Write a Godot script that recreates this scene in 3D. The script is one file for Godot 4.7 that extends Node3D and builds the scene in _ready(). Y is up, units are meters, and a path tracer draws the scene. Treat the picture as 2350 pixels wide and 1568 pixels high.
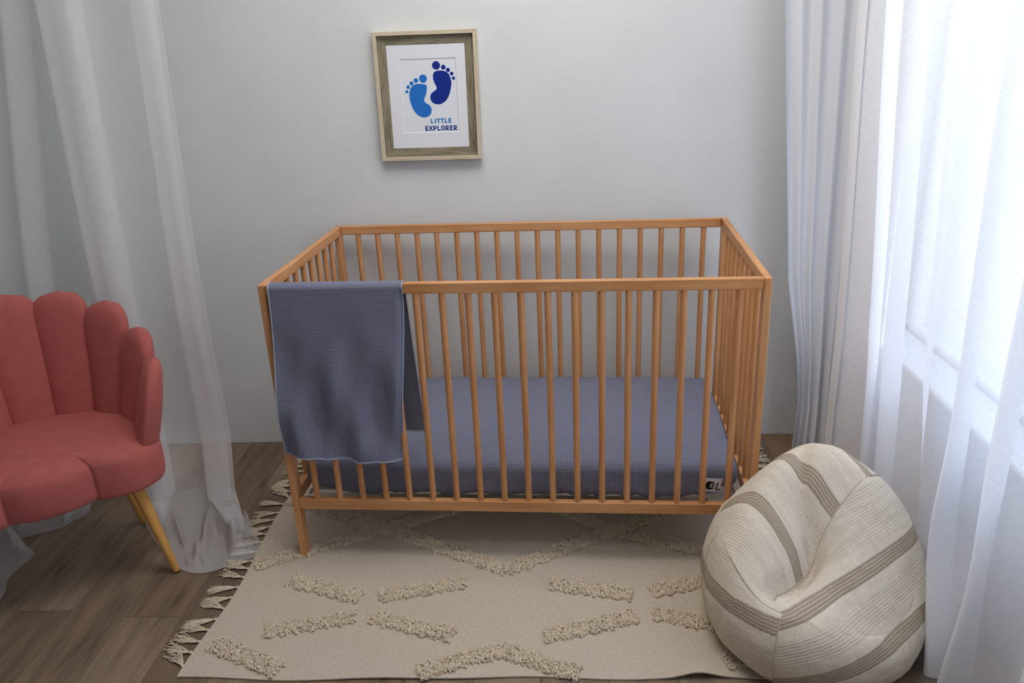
extends Node3D

# ---------------------------------------------------------------- mesh builder
class MB:
	var v := PackedVector3Array()
	var n := PackedVector3Array()
	var t := PackedVector2Array()
	var ix := PackedInt32Array()

	func tri(a: Vector3, b: Vector3, c: Vector3, want: Vector3, ta := Vector2.ZERO, tb := Vector2.ZERO, tc := Vector2.ZERO) -> void:
		var m := (c - a).cross(b - a).normalized()
		if m.dot(want) < 0.0:
			var q := b
			b = c
			c = q
			var tq := tb
			tb = tc
			tc = tq
			m = -m
		var k := v.size()
		v.append_array([a, b, c])
		n.append_array([m, m, m])
		t.append_array([ta, tb, tc])
		ix.append_array([k, k + 1, k + 2])

	# a regular grid of points, smooth shaded; flip turns its outside round
	func grid(p: PackedVector3Array, uv: PackedVector2Array, nu: int, nv: int, flip := false, wrap := false) -> void:
		var k := v.size()
		var m := PackedVector3Array()
		m.resize(p.size())
		for j in nv - 1:
			for i in nu - 1:
				var a := j * nu + i
				var b := a + 1
				var c := a + nu
				var d := c + 1
				if flip:
					ix.append_array([k + a, k + c, k + b, k + b, k + c, k + d])
				else:
					ix.append_array([k + a, k + b, k + c, k + b, k + d, k + c])
				var f := (p[d] - p[a]).cross(p[c] - p[b])
				if not flip:
					f = -f
				m[a] += f
				m[b] += f
				m[c] += f
				m[d] += f
		if wrap:
			for j in nv:
				var s := m[j * nu] + m[j * nu + nu - 1]
				m[j * nu] = s
				m[j * nu + nu - 1] = s
		for i in m.size():
			m[i] = m[i].normalized() if m[i].length_squared() > 1e-20 else Vector3.UP
		v.append_array(p)
		n.append_array(m)
		t.append_array(uv)

	# chamfered box; u runs along its longest side, in metres
	func box(c: Vector3, s: Vector3, bev := 0.002, uo := Vector2.ZERO) -> void:
		var h := s * 0.5
		bev = minf(bev, minf(h.x, minf(h.y, h.z)) * 0.9)
		var lo := s.max_axis_index()
		var put := func(pts: Array, want: Vector3) -> void:
			var nx := want.abs().max_axis_index()
			var o := 3 - lo - nx if nx != lo else (lo + 1) % 3
			var uu := []
			for q: Vector3 in pts:
				uu.append(Vector2(q[lo] if nx != lo else q[(lo + 2) % 3], q[o]) + uo)
			tri(c + pts[0], c + pts[1], c + pts[2], want, uu[0], uu[1], uu[2])
			if pts.size() == 4:
				tri(c + pts[0], c + pts[2], c + pts[3], want, uu[0], uu[2], uu[3])
		var corner := func(sx: Vector3, ax: int) -> Vector3:
			var q := Vector3.ZERO
			for a in 3:
				q[a] = sx[a] * (h[a] if a == ax else h[a] - bev)
			return q
		for ax in 3:
			var a1 := (ax + 1) % 3
			var a2 := (ax + 2) % 3
			for sg in [-1.0, 1.0]:
				var pts := []
				for q in [[-1.0, -1.0], [1.0, -1.0], [1.0, 1.0], [-1.0, 1.0]]:
					var sx := Vector3.ZERO
					sx[ax] = sg
					sx[a1] = q[0]
					sx[a2] = q[1]
					pts.append(corner.call(sx, ax))
				var w := Vector3.ZERO
				w[ax] = sg
				put.call(pts, w)
		if bev <= 0.0:
			return
		for ax in 3:
			var a1 := (ax + 1) % 3
			var a2 := (ax + 2) % 3
			for s1 in [-1.0, 1.0]:
				for s2 in [-1.0, 1.0]:
					var e0 := Vector3.ZERO
					e0[a1] = s1
					e0[a2] = s2
					e0[ax] = -1.0
					var e1 := e0
					e1[ax] = 1.0
					var w := e0 * 1.0
					w[ax] = 0.0
					w[a1] *= 1.01
					put.call([corner.call(e0, a1), corner.call(e1, a1), corner.call(e1, a2), corner.call(e0, a2)], w)
		for i in 8:
			var sx := Vector3(-1.0 if i & 1 else 1.0, -1.0 if i & 2 else 1.0, -1.0 if i & 4 else 1.0)
			put.call([corner.call(sx, 0), corner.call(sx, 1), corner.call(sx, 2)], sx)

	# tube along points, with a radius at each
	func tube(p: PackedVector3Array, r: PackedFloat32Array, sides := 8, caps := true, uo := Vector2.ZERO) -> void:
		var q := PackedVector3Array()
		var uv := PackedVector2Array()
		var side := Vector3.ZERO
		var along := 0.0
		var cnt := p.size()
		for i in cnt:
			var d := (p[mini(i + 1, cnt - 1)] - p[maxi(i - 1, 0)]).normalized()
			if i == 0:
				side = d.cross(Vector3.UP if absf(d.y) < 0.9 else Vector3.RIGHT).normalized()
			else:
				along += p[i].distance_to(p[i - 1])
				side = (side - d * side.dot(d)).normalized()
			var up := d.cross(side)
			for k in sides + 1:
				var a := TAU * k / sides
				q.append(p[i] + (side * cos(a) + up * sin(a)) * r[i])
				uv.append(uo + Vector2(along, a * r[i]))
		grid(q, uv, sides + 1, cnt, true, true)
		if caps:
			for e in 2:
				var i0 := 0 if e == 0 else cnt - 1
				var w := (p[0] - p[1]) if e == 0 else (p[cnt - 1] - p[cnt - 2])
				for k in range(1, sides - 1):
					var b := i0 * (sides + 1)
					tri(q[b], q[b + k], q[b + k + 1], w, uo + Vector2(along * e, 0.0), uo + Vector2(along * e, 0.01), uo + Vector2(along * e + 0.01, 0.01))

	# join the shading across the borders of grids that meet
	func weld() -> void:
		var sums := {}
		for i in v.size():
			var key := Vector3i((v[i] * 20000.0).round())
			sums[key] = sums.get(key, Vector3.ZERO) + n[i]
		for i in v.size():
			n[i] = (sums[Vector3i((v[i] * 20000.0).round())] as Vector3).normalized()

	func done() -> ArrayMesh:
		var a := []
		a.resize(Mesh.ARRAY_MAX)
		a[Mesh.ARRAY_VERTEX] = v
		a[Mesh.ARRAY_NORMAL] = n
		a[Mesh.ARRAY_TEX_UV] = t
		a[Mesh.ARRAY_INDEX] = ix
		var m := ArrayMesh.new()
		m.add_surface_from_arrays(Mesh.PRIMITIVE_TRIANGLES, a)
		return m

# ---------------------------------------------------------------- scene helpers
var taken := {}

func numbered(called: String) -> String:
	var k: int = taken.get(called, 0)
	taken[called] = k + 1
	return called if k == 0 else "%s_%03d" % [called, k]

func part(called: String, mesh: Mesh, m: Material, parent: Node3D, at := Vector3.ZERO, turn := Vector3.ZERO) -> MeshInstance3D:
	var o := MeshInstance3D.new()
	var key := "%d/%s" % [parent.get_instance_id(), called]
	var k: int = taken.get(key, 0)
	taken[key] = k + 1
	o.name = called if k == 0 else "%s_%03d" % [called, k]
	o.mesh = mesh
	o.material_override = m
	parent.add_child(o, true)
	o.position = at
	o.rotation = turn
	return o

func thing(called: String, label: String, category: String, at := Vector3.ZERO, turn := 0.0, group := "") -> Node3D:
	var o := Node3D.new()
	o.name = numbered(called)
	add_child(o, true)
	o.position = at
	o.rotation.y = turn
	tag(o, label, category, group)
	return o

func tag(o: Node3D, label: String, category: String, group := "") -> void:
	o.set_meta("label", label)
	o.set_meta("category", category)
	if group:
		o.set_meta("group", group)

func struct(called: String, mesh: Mesh, m: Material, label: String, category: String) -> Node3D:
	var o: Node3D
	if mesh:
		var q := MeshInstance3D.new()
		q.mesh = mesh
		q.material_override = m
		o = q
	else:
		o = Node3D.new()
	o.name = called
	add_child(o, true)
	o.set_meta("kind", "structure")
	tag(o, label, category)
	return o

func box_mesh(c: Vector3, s: Vector3, bev := 0.002, uo := Vector2.ZERO) -> ArrayMesh:
	var b := MB.new()
	b.box(c, s, bev, uo)
	return b.done()

# Catmull-Rom through points, k samples per span
func spline(p: Array, k: int, closed := false) -> Array:
	var out := []
	var c := p.size()
	for i in (c if closed else c - 1):
		var p0 = p[(i - 1 + c) % c] if closed else p[maxi(i - 1, 0)]
		var p1 = p[i]
		var p2 = p[(i + 1) % c]
		var p3 = p[(i + 2) % c] if closed else p[mini(i + 2, c - 1)]
		for j in k:
			out.append(p1.cubic_interpolate(p2, p0, p3, float(j) / k))
	out.append(p[0] if closed else p[c - 1])
	return out

func lut(keys: Array, x: float) -> float:
	if x <= keys[0][0]:
		return keys[0][1]
	for i in range(1, keys.size()):
		if x <= keys[i][0]:
			var s: float = (x - keys[i - 1][0]) / (keys[i][0] - keys[i - 1][0])
			return lerpf(keys[i - 1][1], keys[i][1], s)
	return keys[-1][1]

# smooth version of lut
func slut(keys: Array, x: float) -> float:
	var c := keys.size()
	if x <= keys[0][0]:
		return keys[0][1]
	for i in range(1, c):
		if x <= keys[i][0]:
			var s: float = (x - keys[i - 1][0]) / (keys[i][0] - keys[i - 1][0])
			return cubic_interpolate(keys[i - 1][1], keys[i][1], keys[maxi(i - 2, 0)][1], keys[mini(i + 1, c - 1)][1], s)
	return keys[-1][1]

# ---------------------------------------------------------------- textures
func noise(sd: int, freq: float, oct := 3) -> FastNoiseLite:
	var f := FastNoiseLite.new()
	f.noise_type = FastNoiseLite.TYPE_SIMPLEX_SMOOTH
	f.seed = sd
	f.frequency = freq
	f.fractal_octaves = oct
	return f

func tex(im: Image) -> ImageTexture:
	return ImageTexture.create_from_image(im)

# wood with its grain along u; repeats in u, mirrored in v
func wood_tex(w: int, h: int, cols: Array, sd: int, ru: float, kv: float, streak: float, knots := 0.0) -> ImageTexture:
	var f := noise(sd, 1.0, 3)
	var g := noise(sd + 7, 1.0, 2)
	var im := Image.create(w, h, false, Image.FORMAT_RGB8)
	for y in h:
		var yy := absf(float(y) / h * 2.0 - 1.0)
		for x in w:
			var a := TAU * x / w
			var c := cos(a) * ru
			var s := sin(a) * ru
			var big := f.get_noise_3d(c, s, yy * kv) * 0.5 + 0.5
			var fine := g.get_noise_3d(c * 3.0, s * 3.0, yy * kv * 9.0)
			var val := big + fine * streak
			if knots > 0.0:
				val += knots * minf(0.0, f.get_noise_3d(c * 0.9 + 40.0, s * 0.9, yy * kv * 0.5) + 0.25)
			val = clampf(val, 0.0, 0.999) * (cols.size() - 1)
			var i := int(val)
			im.set_pixel(x, y, cols[i].lerp(cols[i + 1], val - i))
	return tex(im)

# light check of crossing dark threads
func check_tex(light: Color, mid: Color, dark: Color) -> ImageTexture:
	var im := Image.create(32, 32, false, Image.FORMAT_RGB8)
	for y in 32:
		for x in 32:
			var k := int(x % 16 < 9) + int(y % 16 < 9)
			im.set_pixel(x, y, [light, mid, dark][k])
	return tex(im)

func cloth_tex(w: int, base: Color, amount: float, sd: int, long := 14.0) -> ImageTexture:
	var f := noise(sd, 1.0, 2)
	var g := noise(sd + 3, 1.0, 2)
	var im := Image.create(w, w, false, Image.FORMAT_RGB8)
	for y in w:
		for x in w:
			var q := f.get_noise_2d(x * 0.45, y * 0.45 / long) + g.get_noise_2d(x * 0.45 / long, y * 0.45)
			q += 0.25 * (float((x + y) % 2) - 0.5)
			var k := 1.0 + amount * q
			im.set_pixel(x, y, Color(base.r * k, base.g * k, base.b * k))
	return tex(im)

func grain_tex(w: int, freq: float, sd: int, lo: float) -> ImageTexture:
	var f := noise(sd, freq, 3)
	var im := Image.create(w, w, false, Image.FORMAT_RGB8)
	for y in w:
		for x in w:
			var q := lerpf(lo, 1.0, f.get_noise_2d(x, y) * 0.5 + 0.5)
			im.set_pixel(x, y, Color(q, q, q))
	return tex(im)

# drawing of flat print
func draw_disc(im: Image, c: Vector2, r: float, col: Color) -> void:
	for y in range(maxi(0, int(c.y - r - 2)), mini(im.get_height(), int(c.y + r + 3))):
		for x in range(maxi(0, int(c.x - r - 2)), mini(im.get_width(), int(c.x + r + 3))):
			var a := clampf(r - Vector2(x + 0.5, y + 0.5).distance_to(c) + 0.5, 0.0, 1.0)
			if a > 0.0:
				im.set_pixel(x, y, im.get_pixel(x, y).lerp(col, a))

func draw_line_on(im: Image, pts: Array, wd: float, col: Color) -> void:
	var lo := Vector2(1e9, 1e9)
	var hi := -lo
	for p: Vector2 in pts:
		lo = lo.min(p)
		hi = hi.max(p)
	for y in range(maxi(0, int(lo.y - wd - 2)), mini(im.get_height(), int(hi.y + wd + 3))):
		for x in range(maxi(0, int(lo.x - wd - 2)), mini(im.get_width(), int(hi.x + wd + 3))):
			var q := Vector2(x + 0.5, y + 0.5)
			var d := 1e9
			for i in pts.size() - 1:
				d = minf(d, q.distance_to(Geometry2D.get_closest_point_to_segment(q, pts[i], pts[i + 1])))
			var a := clampf(wd * 0.5 - d + 0.5, 0.0, 1.0)
			if a > 0.0:
				im.set_pixel(x, y, im.get_pixel(x, y).lerp(col, a))

func draw_poly(im: Image, pts: PackedVector2Array, col: Color) -> void:
	var lo := Vector2(1e9, 1e9)
	var hi := -lo
	for p in pts:
		lo = lo.min(p)
		hi = hi.max(p)
	for y in range(int(lo.y) - 1, int(hi.y) + 2):
		for x in range(int(lo.x) - 1, int(hi.x) + 2):
			var a := 0.0
			for s in 4:
				if Geometry2D.is_point_in_polygon(Vector2(x + 0.25 + 0.5 * (s % 2), y + 0.25 + 0.5 * (s / 2)), pts):
					a += 0.25
			if a > 0.0:
				im.set_pixel(x, y, im.get_pixel(x, y).lerp(col, a))

func draw_word(im: Image, word: String, at: Vector2, size: Vector2, step: float, wd: float, col: Color) -> void:
	var arc := func(c: Vector2, r: Vector2, a0: float, a1: float) -> Array:
		var o := []
		for i in 13:
			var a := deg_to_rad(lerpf(a0, a1, i / 12.0))
			o.append(c + Vector2(cos(a) * r.x, sin(a) * r.y))
		return o
	var glyph := {
		"L": [[Vector2(0.12, 0), Vector2(0.12, 1), Vector2(0.8, 0.96)]],
		"I": [[Vector2(0.3, 0), Vector2(0.3, 1)]],
		"T": [[Vector2(0, 0.03), Vector2(0.9, 0)], [Vector2(0.45, 0.02), Vector2(0.45, 1)]],
		"E": [[Vector2(0.8, 0), Vector2(0.15, 0.02), Vector2(0.12, 1), Vector2(0.82, 0.97)], [Vector2(0.14, 0.5), Vector2(0.7, 0.47)]],
		"X": [[Vector2(0.05, 0), Vector2(0.85, 1)], [Vector2(0.85, 0.02), Vector2(0.0, 1)]],
		"P": [[Vector2(0.12, 1.08), Vector2(0.12, 0.02)], [Vector2(0.12, 0.03)] + arc.call(Vector2(0.42, 0.32), Vector2(0.36, 0.3), -90, 90) + [Vector2(0.12, 0.64)]],
		"O": [arc.call(Vector2(0.45, 0.5), Vector2(0.42, 0.5), 0, 360)],
		"R": [[Vector2(0.12, 1.08), Vector2(0.12, 0.02)], [Vector2(0.12, 0.03)] + arc.call(Vector2(0.42, 0.3), Vector2(0.34, 0.28), -90, 90) + [Vector2(0.15, 0.6), Vector2(0.82, 1.02)]],
	}
	var pen := 0.0
	for i in word.length():
		if i > 0:
			pen += step * (0.72 if word[i - 1] == "I" else 1.0)
		for line: Array in glyph[word[i]]:
			var q := []
			for p: Vector2 in line:
				q.append(at + Vector2(pen, 0.0) + p * size)
			draw_line_on(im, q, wd, col)

# ---------------------------------------------------------------- materials
func mat(c: Color, rough := 0.6, t: Texture2D = null) -> StandardMaterial3D:
	var m := StandardMaterial3D.new()
	m.albedo_color = c
	m.roughness = rough
	m.metallic_specular = 0.4
	if t:
		m.albedo_texture = t
	return m

func scaled(m: StandardMaterial3D, s: Vector3) -> StandardMaterial3D:
	m.uv1_scale = s
	return m

func sheer(c: Color, a: float, through: float, t: Texture2D) -> StandardMaterial3D:
	var m := mat(Color(c.r, c.g, c.b, a), 0.9, t)
	m.metallic_specular = 0.1
	m.transparency = BaseMaterial3D.TRANSPARENCY_ALPHA
	m.cull_mode = BaseMaterial3D.CULL_DISABLED
	m.backlight_enabled = true
	m.backlight = Color(through, through, through)
	m.uv1_scale = Vector3(4, 4, 1)
	return m

var M := {}

func _ready() -> void:
	# ---- camera
	var cam := Camera3D.new()
	cam.name = "camera"
	add_child(cam)
	cam.transform = Transform3D(Basis(Vector3(0.998056, -0.042119, -0.045929), Vector3(0.022987, 0.933866, -0.356883), Vector3(0.057923, 0.355133, 0.933019)), Vector3(0.7023, 1.3390, 2.5439))
	cam.fov = 46.3828
	cam.near = 0.02
	cam.current = true
	# ---- sky and exposure
	var env := Environment.new()
	env.background_mode = Environment.BG_SKY
	var sm := ProceduralSkyMaterial.new()
	sm.sky_top_color = Color(0.68, 0.77, 0.9)
	sm.sky_horizon_color = Color(0.95, 0.98, 1.0)
	sm.ground_horizon_color = Color(0.92, 0.95, 0.98)
	sm.ground_bottom_color = Color(0.62, 0.64, 0.66)
	sm.sky_energy_multiplier = 1.0
	sm.ground_energy_multiplier = 1.0
	var sky := Sky.new()
	sky.sky_material = sm
	env.sky = sky
	env.background_energy_multiplier = 6.2
	env.tonemap_mode = Environment.TONE_MAPPER_LINEAR
	env.tonemap_exposure = 1.28
	env.sdfgi_enabled = true
	env.ssao_enabled = true
	env.ssil_enabled = true
	var we := WorldEnvironment.new()
	we.name = "sky_environment"
	we.environment = env
	add_child(we)
	# ---- the room
	make_materials()
	room()
	crib()
	mattress()
	blanket()
	picture()
	chair()
	rug()
	beanbag()
	curtains()

func make_materials() -> void:
	var beech := wood_tex(1024, 256, [Color8(182, 121, 76), Color8(200, 141, 92), Color8(212, 156, 107), Color8(220, 168, 120)], 11, 0.5, 5.0, 0.28)
	M.beech = scaled(mat(Color(1, 1, 1), 0.42, beech), Vector3(1.0, 4.0, 1))
	var golden := wood_tex(512, 128, [Color8(190, 132, 66), Color8(212, 158, 86), Color8(224, 172, 100)], 23, 0.4, 4.0, 0.3)
	M.golden = scaled(mat(Color(1, 1, 1), 0.3, golden), Vector3(1.5, 5.0, 1))
	M.golden.clearcoat_enabled = true
	M.golden.clearcoat = 0.4
	M.golden.clearcoat_roughness = 0.2
	var oak := wood_tex(2048, 256, [Color8(104, 89, 75), Color8(132, 114, 95), Color8(147, 128, 107), Color8(160, 141, 118)], 31, 0.8, 3.0, 0.22, 1.2)
	M.planks = []
	for c in [Color(1, 1, 1), Color(0.9, 0.89, 0.88), Color(1.0, 0.94, 0.87), Color(0.86, 0.84, 0.83), Color(0.97, 0.97, 0.97)]:
		var p := scaled(mat(c, 0.5, oak), Vector3(0.55, 3.2, 1))
		M.planks.append(p)
	M.under = mat(Color8(46, 38, 32), 0.9)
	M.wall = mat(Color8(226, 229, 230), 0.85, grain_tex(512, 0.008, 5, 0.97))
	M.wall.uv1_triplanar = true
	M.wall.uv1_world_triplanar = true
	M.wall.uv1_scale = Vector3(0.7, 0.7, 0.7)
	M.white = mat(Color8(235, 236, 236), 0.45)
	M.frame_light = scaled(mat(Color(1, 1, 1), 0.6, wood_tex(512, 128, [Color8(188, 172, 148), Color8(208, 194, 170), Color8(216, 202, 180)], 41, 0.6, 5.0, 0.3)), Vector3(2, 8, 1))
	M.frame_grey = scaled(mat(Color(1, 1, 1), 0.7, wood_tex(512, 128, [Color8(96, 88, 72), Color8(132, 124, 104), Color8(146, 138, 116), Color8(154, 146, 126)], 43, 0.6, 5.0, 0.5, 0.6)), Vector3(2, 8, 1))
	M.board = mat(Color8(232, 233, 240), 0.8)
	M.check = scaled(mat(Color(1, 1, 1), 0.85, check_tex(Color8(192, 195, 208), Color8(114, 118, 142), Color8(62, 66, 92))), Vector3(205, 205, 1))
	M.check.metallic_specular = 0.2
	M.hem = scaled(mat(Color(1, 1, 1), 0.85, check_tex(Color8(226, 230, 240), Color8(168, 178, 202), Color8(112, 124, 156))), Vector3(170, 170, 1))
	M.velvet = mat(Color8(186, 103, 98), 0.85, grain_tex(256, 0.03, 9, 0.9))
	M.velvet.uv1_triplanar = true
	M.velvet.uv1_scale = Vector3(3, 3, 3)
	M.velvet.metallic_specular = 0.15
	M.velvet.rim_enabled = true
	M.velvet.rim = 0.5
	M.velvet.rim_tint = 0.6
	M.rubber = mat(Color8(40, 36, 34), 0.7)
	M.metal = mat(Color8(170, 170, 172), 0.3)
	M.metal.metallic = 0.9
	M.rug = scaled(mat(Color(1, 1, 1), 0.95, cloth_tex(1024, Color8(198, 185, 168), 0.1, 51)), Vector3(2.2, 2.2, 1))
	M.rug.metallic_specular = 0.1
	M.tuft = mat(Color8(230, 215, 193), 0.95)
	M.tuft.metallic_specular = 0.1
	M.tassel = mat(Color8(216, 202, 180), 0.95)
	M.tassel.metallic_specular = 0.1
	var gauze := cloth_tex(512, Color8(246, 246, 250), 0.03, 61, 20.0)
	M.voile = sheer(Color(1, 1, 1), 0.30, 0.16, gauze)
	M.voile_double = sheer(Color(0.96, 0.96, 0.96), 0.98, 0.14, gauze)
	M.voile_thick = sheer(Color(1, 1, 1), 0.84, 0.32, gauze)
	M.side_hem = sheer(Color(1, 1, 1), 1.0, 0.5, gauze)
	M.glass = mat(Color(1, 1, 1, 0.06), 0.02)
	M.glass.transparency = BaseMaterial3D.TRANSPARENCY_ALPHA

# ---------------------------------------------------------------- room
const XR := 1.68
const XL := -1.62
const ZF := 3.4
const TOP := 2.45

func room() -> void:
	# ceiling lamp and its light
	var lamp := thing("ceiling_lamp", "wide square white panel lamp on the ceiling above the rug", "lamp", Vector3(0.6, TOP, 0.98))
	var b := MB.new()
	part("housing", box_mesh(Vector3(0, -0.02, 0), Vector3(1.0, 0.04, 1.0), 0.004), M.white, lamp)
	var glow := mat(Color(0.9, 0.9, 0.9), 0.5)
	glow.emission_enabled = true
	glow.emission = Color(1, 0.98, 0.96)
	glow.emission_energy_multiplier = 0.6
	part("diffuser", box_mesh(Vector3(0, -0.043, 0), Vector3(0.94, 0.006, 0.94), 0.002), glow, lamp)
	var al := AreaLight3D.new()
	al.name = "ceiling_lamp_light"
	al.area_size = Vector2(0.92, 0.92)
	al.light_energy = 1.5
	al.light_color = Color(1, 0.98, 0.95)
	al.area_range = 8.0
	al.shadow_enabled = true
	add_child(al)
	al.position = Vector3(0.6, TOP - 0.055, 0.98)
	al.rotation.x = -PI / 2
	# shell
	var wd := XR - XL
	struct("wall_back", box_mesh(Vector3((XR + XL) / 2, TOP / 2, -0.1), Vector3(wd + 0.4, TOP, 0.2), 0.0), M.wall, "plain white wall behind the crib with the framed print on it", "wall")
	struct("wall_left", box_mesh(Vector3(XL - 0.1, TOP / 2, ZF / 2), Vector3(0.2, TOP, ZF), 0.0), M.wall, "white side wall behind the left sheer curtains", "wall")
	struct("wall_front", box_mesh(Vector3((XR + XL) / 2, TOP / 2, ZF + 0.1), Vector3(wd + 0.4, TOP, 0.2), 0.0), M.wall, "white wall behind the viewer closing the room", "wall")
	struct("ceiling", box_mesh(Vector3((XR + XL) / 2, TOP + 0.1, ZF / 2), Vector3(wd + 0.4, 0.2, ZF + 0.4), 0.0), M.wall, "flat white ceiling over the nursery", "ceiling")
	b = MB.new()
	var z0 := 0.2
	var z1 := 2.3
	var y0 := 0.45
	var y1 := 2.2
	b.box(Vector3(XR + 0.1, y0 / 2, ZF / 2), Vector3(0.2, y0, ZF), 0.0)
	b.box(Vector3(XR + 0.1, (TOP + y1) / 2, ZF / 2), Vector3(0.2, TOP - y1, ZF), 0.0)
	b.box(Vector3(XR + 0.1, (y0 + y1) / 2, z0 / 2), Vector3(0.2, y1 - y0, z0), 0.0)
	b.box(Vector3(XR + 0.1, (y0 + y1) / 2, (ZF + z1) / 2), Vector3(0.2, y1 - y0, ZF - z1), 0.0)
	struct("wall_right", b.done(), M.wall, "white wall with the window behind the right curtains", "wall")
	var win := struct("window_1", null, null, "bright window behind the sheer curtains on the right", "window")
	b = MB.new()
	var x := XR + 0.1
	for zz in [z0 + 0.015, z1 - 0.015]:
		b.box(Vector3(x, (y0 + y1) / 2, zz), Vector3(0.04, y1 - y0, 0.03), 0.004)
	for yy in [y0 + 0.015, y1 - 0.015]:
		b.box(Vector3(x, yy, (z0 + z1) / 2), Vector3(0.04, 0.03, z1 - z0), 0.004)
	part("window_frame", b.done(), M.white, win)
	part("mullion", box_mesh(Vector3(x, (y0 + y1) / 2, 1.3), Vector3(0.04, y1 - y0 - 0.05, 0.04), 0.004), M.white, win)
	part("sill", box_mesh(Vector3(XR + 0.02, y0 + 0.008, (z0 + z1) / 2), Vector3(0.12, 0.016, z1 - z0), 0.004), M.white, win)
	part("pane", box_mesh(Vector3(x, (y0 + y1) / 2, (z0 + 1.3) / 2), Vector3(0.006, y1 - y0 - 0.05, 1.3 - z0 - 0.05), 0.0), M.glass, win)
	part("pane", box_mesh(Vector3(x, (y0 + y1) / 2, (z1 + 1.3) / 2), Vector3(0.006, y1 - y0 - 0.05, z1 - 1.3 - 0.05), 0.0), M.glass, win)
	# floor of single planks
	var fl := struct("floor", box_mesh(Vector3((XR + XL) / 2, -0.056, ZF / 2), Vector3(wd + 0.4, 0.1, ZF + 0.4), 0.0), M.under, "grey brown wooden plank floor running towards the wall", "floor")
	var rng := RandomNumberGenerator.new()
	rng.seed = 77
	var w := 0.1522
	var k0 := int(floor((XL + 0.42) / w))
	for k in range(k0, 30):
		var xa := -0.42 + k * w
		var xb := minf(xa + w, XR + 0.02)
		if xa > XR:
			break
		xa = maxf(xa, XL - 0.02)
		var z := 0.0
		var lens := 1.22
		var first := rng.randf_range(0.25, 1.2)
		if k == 0:
			first = 0.94
		elif k == -1:
			first = 0.62
		elif k == 1:
			first = 0.3
		var i := 0
		while z < ZF:
			var ze := minf(z + (first if i == 0 else lens), ZF)
			if ze - z > 0.02:
				var sz := Vector3(xb - xa - 0.0008, 0.006, ze - z - 0.0008)
				var pm := box_mesh(Vector3.ZERO, sz, 0.0007, Vector2(rng.randf() * 7.0, rng.randf() * 5.0))
				var q: int = rng.randi() % 5
				if k == 0 and i == 1:
					q = 4
				elif k == 0:
					q = 3
				part("plank", pm, M.planks[q], fl, Vector3((xa + xb) / 2, -0.003, (z + ze) / 2))
			z = ze
			i += 1

# ---------------------------------------------------------------- crib
const CL := 1.23
const CD := 0.66
const CH := 0.80
const CRIB_TURN := -0.04467
const CRIB_AT := Vector3(-0.0019, 0.0, 0.0432)

func crib() -> void:
	var c := thing("crib", "slatted natural beech baby crib standing against the back wall", "crib", CRIB_AT, CRIB_TURN)
	var rng := RandomNumberGenerator.new()
	rng.seed = 5
	var uo := func() -> Vector2:
		return Vector2(rng.randf() * 3.0, rng.randf())
	var tx := 0.018
	var pd := 0.034
	for px in [tx / 2, CL - tx / 2]:
		for pz in [pd / 2, CD - pd / 2]:
			part("post", box_mesh(Vector3(px, (CH + 0.006) / 2, pz), Vector3(tx, CH - 0.006, pd), 0.0018, uo.call()), M.beech, c)
		part("end_top_rail", box_mesh(Vector3(px, CH - 0.014, CD / 2), Vector3(tx, 0.028, CD - 2 * pd), 0.0018, uo.call()), M.beech, c)
		part("end_bottom_rail", box_mesh(Vector3(px, 0.196, CD / 2), Vector3(tx, 0.036, CD - 2 * pd), 0.0018, uo.call()), M.beech, c)
	for pz in [0.009, CD - 0.009]:
		part("top_rail", box_mesh(Vector3(CL / 2, CH - 0.0135, pz), Vector3(CL - 2 * tx - 0.002, 0.027, 0.018), 0.0018, uo.call()), M.beech, c)
		part("bottom_rail", box_mesh(Vector3(CL / 2, 0.179, pz), Vector3(CL - 2 * tx - 0.002, 0.032, 0.018), 0.0018, uo.call()), M.beech, c)
	var bars := []
	for i in 5:
		var b := MB.new()
		b.tube([Vector3(0, 0.19, 0), Vector3(0, 0.5, 0), Vector3(0, 0.778, 0)], [0.0083, 0.0083, 0.0083], 14, true, uo.call())
		bars.append(b.done())
	for pz in [0.009, CD - 0.009]:
		for i in 18:
			part("slat", bars[rng.randi() % 5], M.beech, c, Vector3(0.615 + (i - 8.5) * 0.0641, 0, pz), Vector3(0, rng.randf() * TAU, 0))
	for px in [tx / 2, CL - tx / 2]:
		for i in 8:
			part("slat", bars[rng.randi() % 5], M.beech, c, Vector3(px, 0, CD / 2 + (i - 3.5) * 0.064), Vector3(0, rng.randf() * TAU, 0))
	part("mattress_base", box_mesh(Vector3(CL / 2, 0.178, CD / 2), Vector3(CL - 0.06, 0.012, CD - 0.14), 0.002), M.white, c)
	for px in [0.045, CL - 0.045]:
		for pz in [0.012, CD - 0.011]:
			var b := MB.new()
			b.tube([Vector3(px, 0.19, pz), Vector3(px, 0.1975, pz), Vector3(px, 0.199, pz)], [0.0045, 0.0045, 0.003], 12)
			part("bolt", b.done(), M.metal, c)
		part("bracket", box_mesh(Vector3(px, 0.1985, CD / 2), Vector3(0.008, 0.004, CD - 0.05), 0.001), M.metal, c)

func crib_point(p: Vector3) -> Vector3:
	return Transform3D(Basis(Vector3.UP, CRIB_TURN), CRIB_AT) * p

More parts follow.
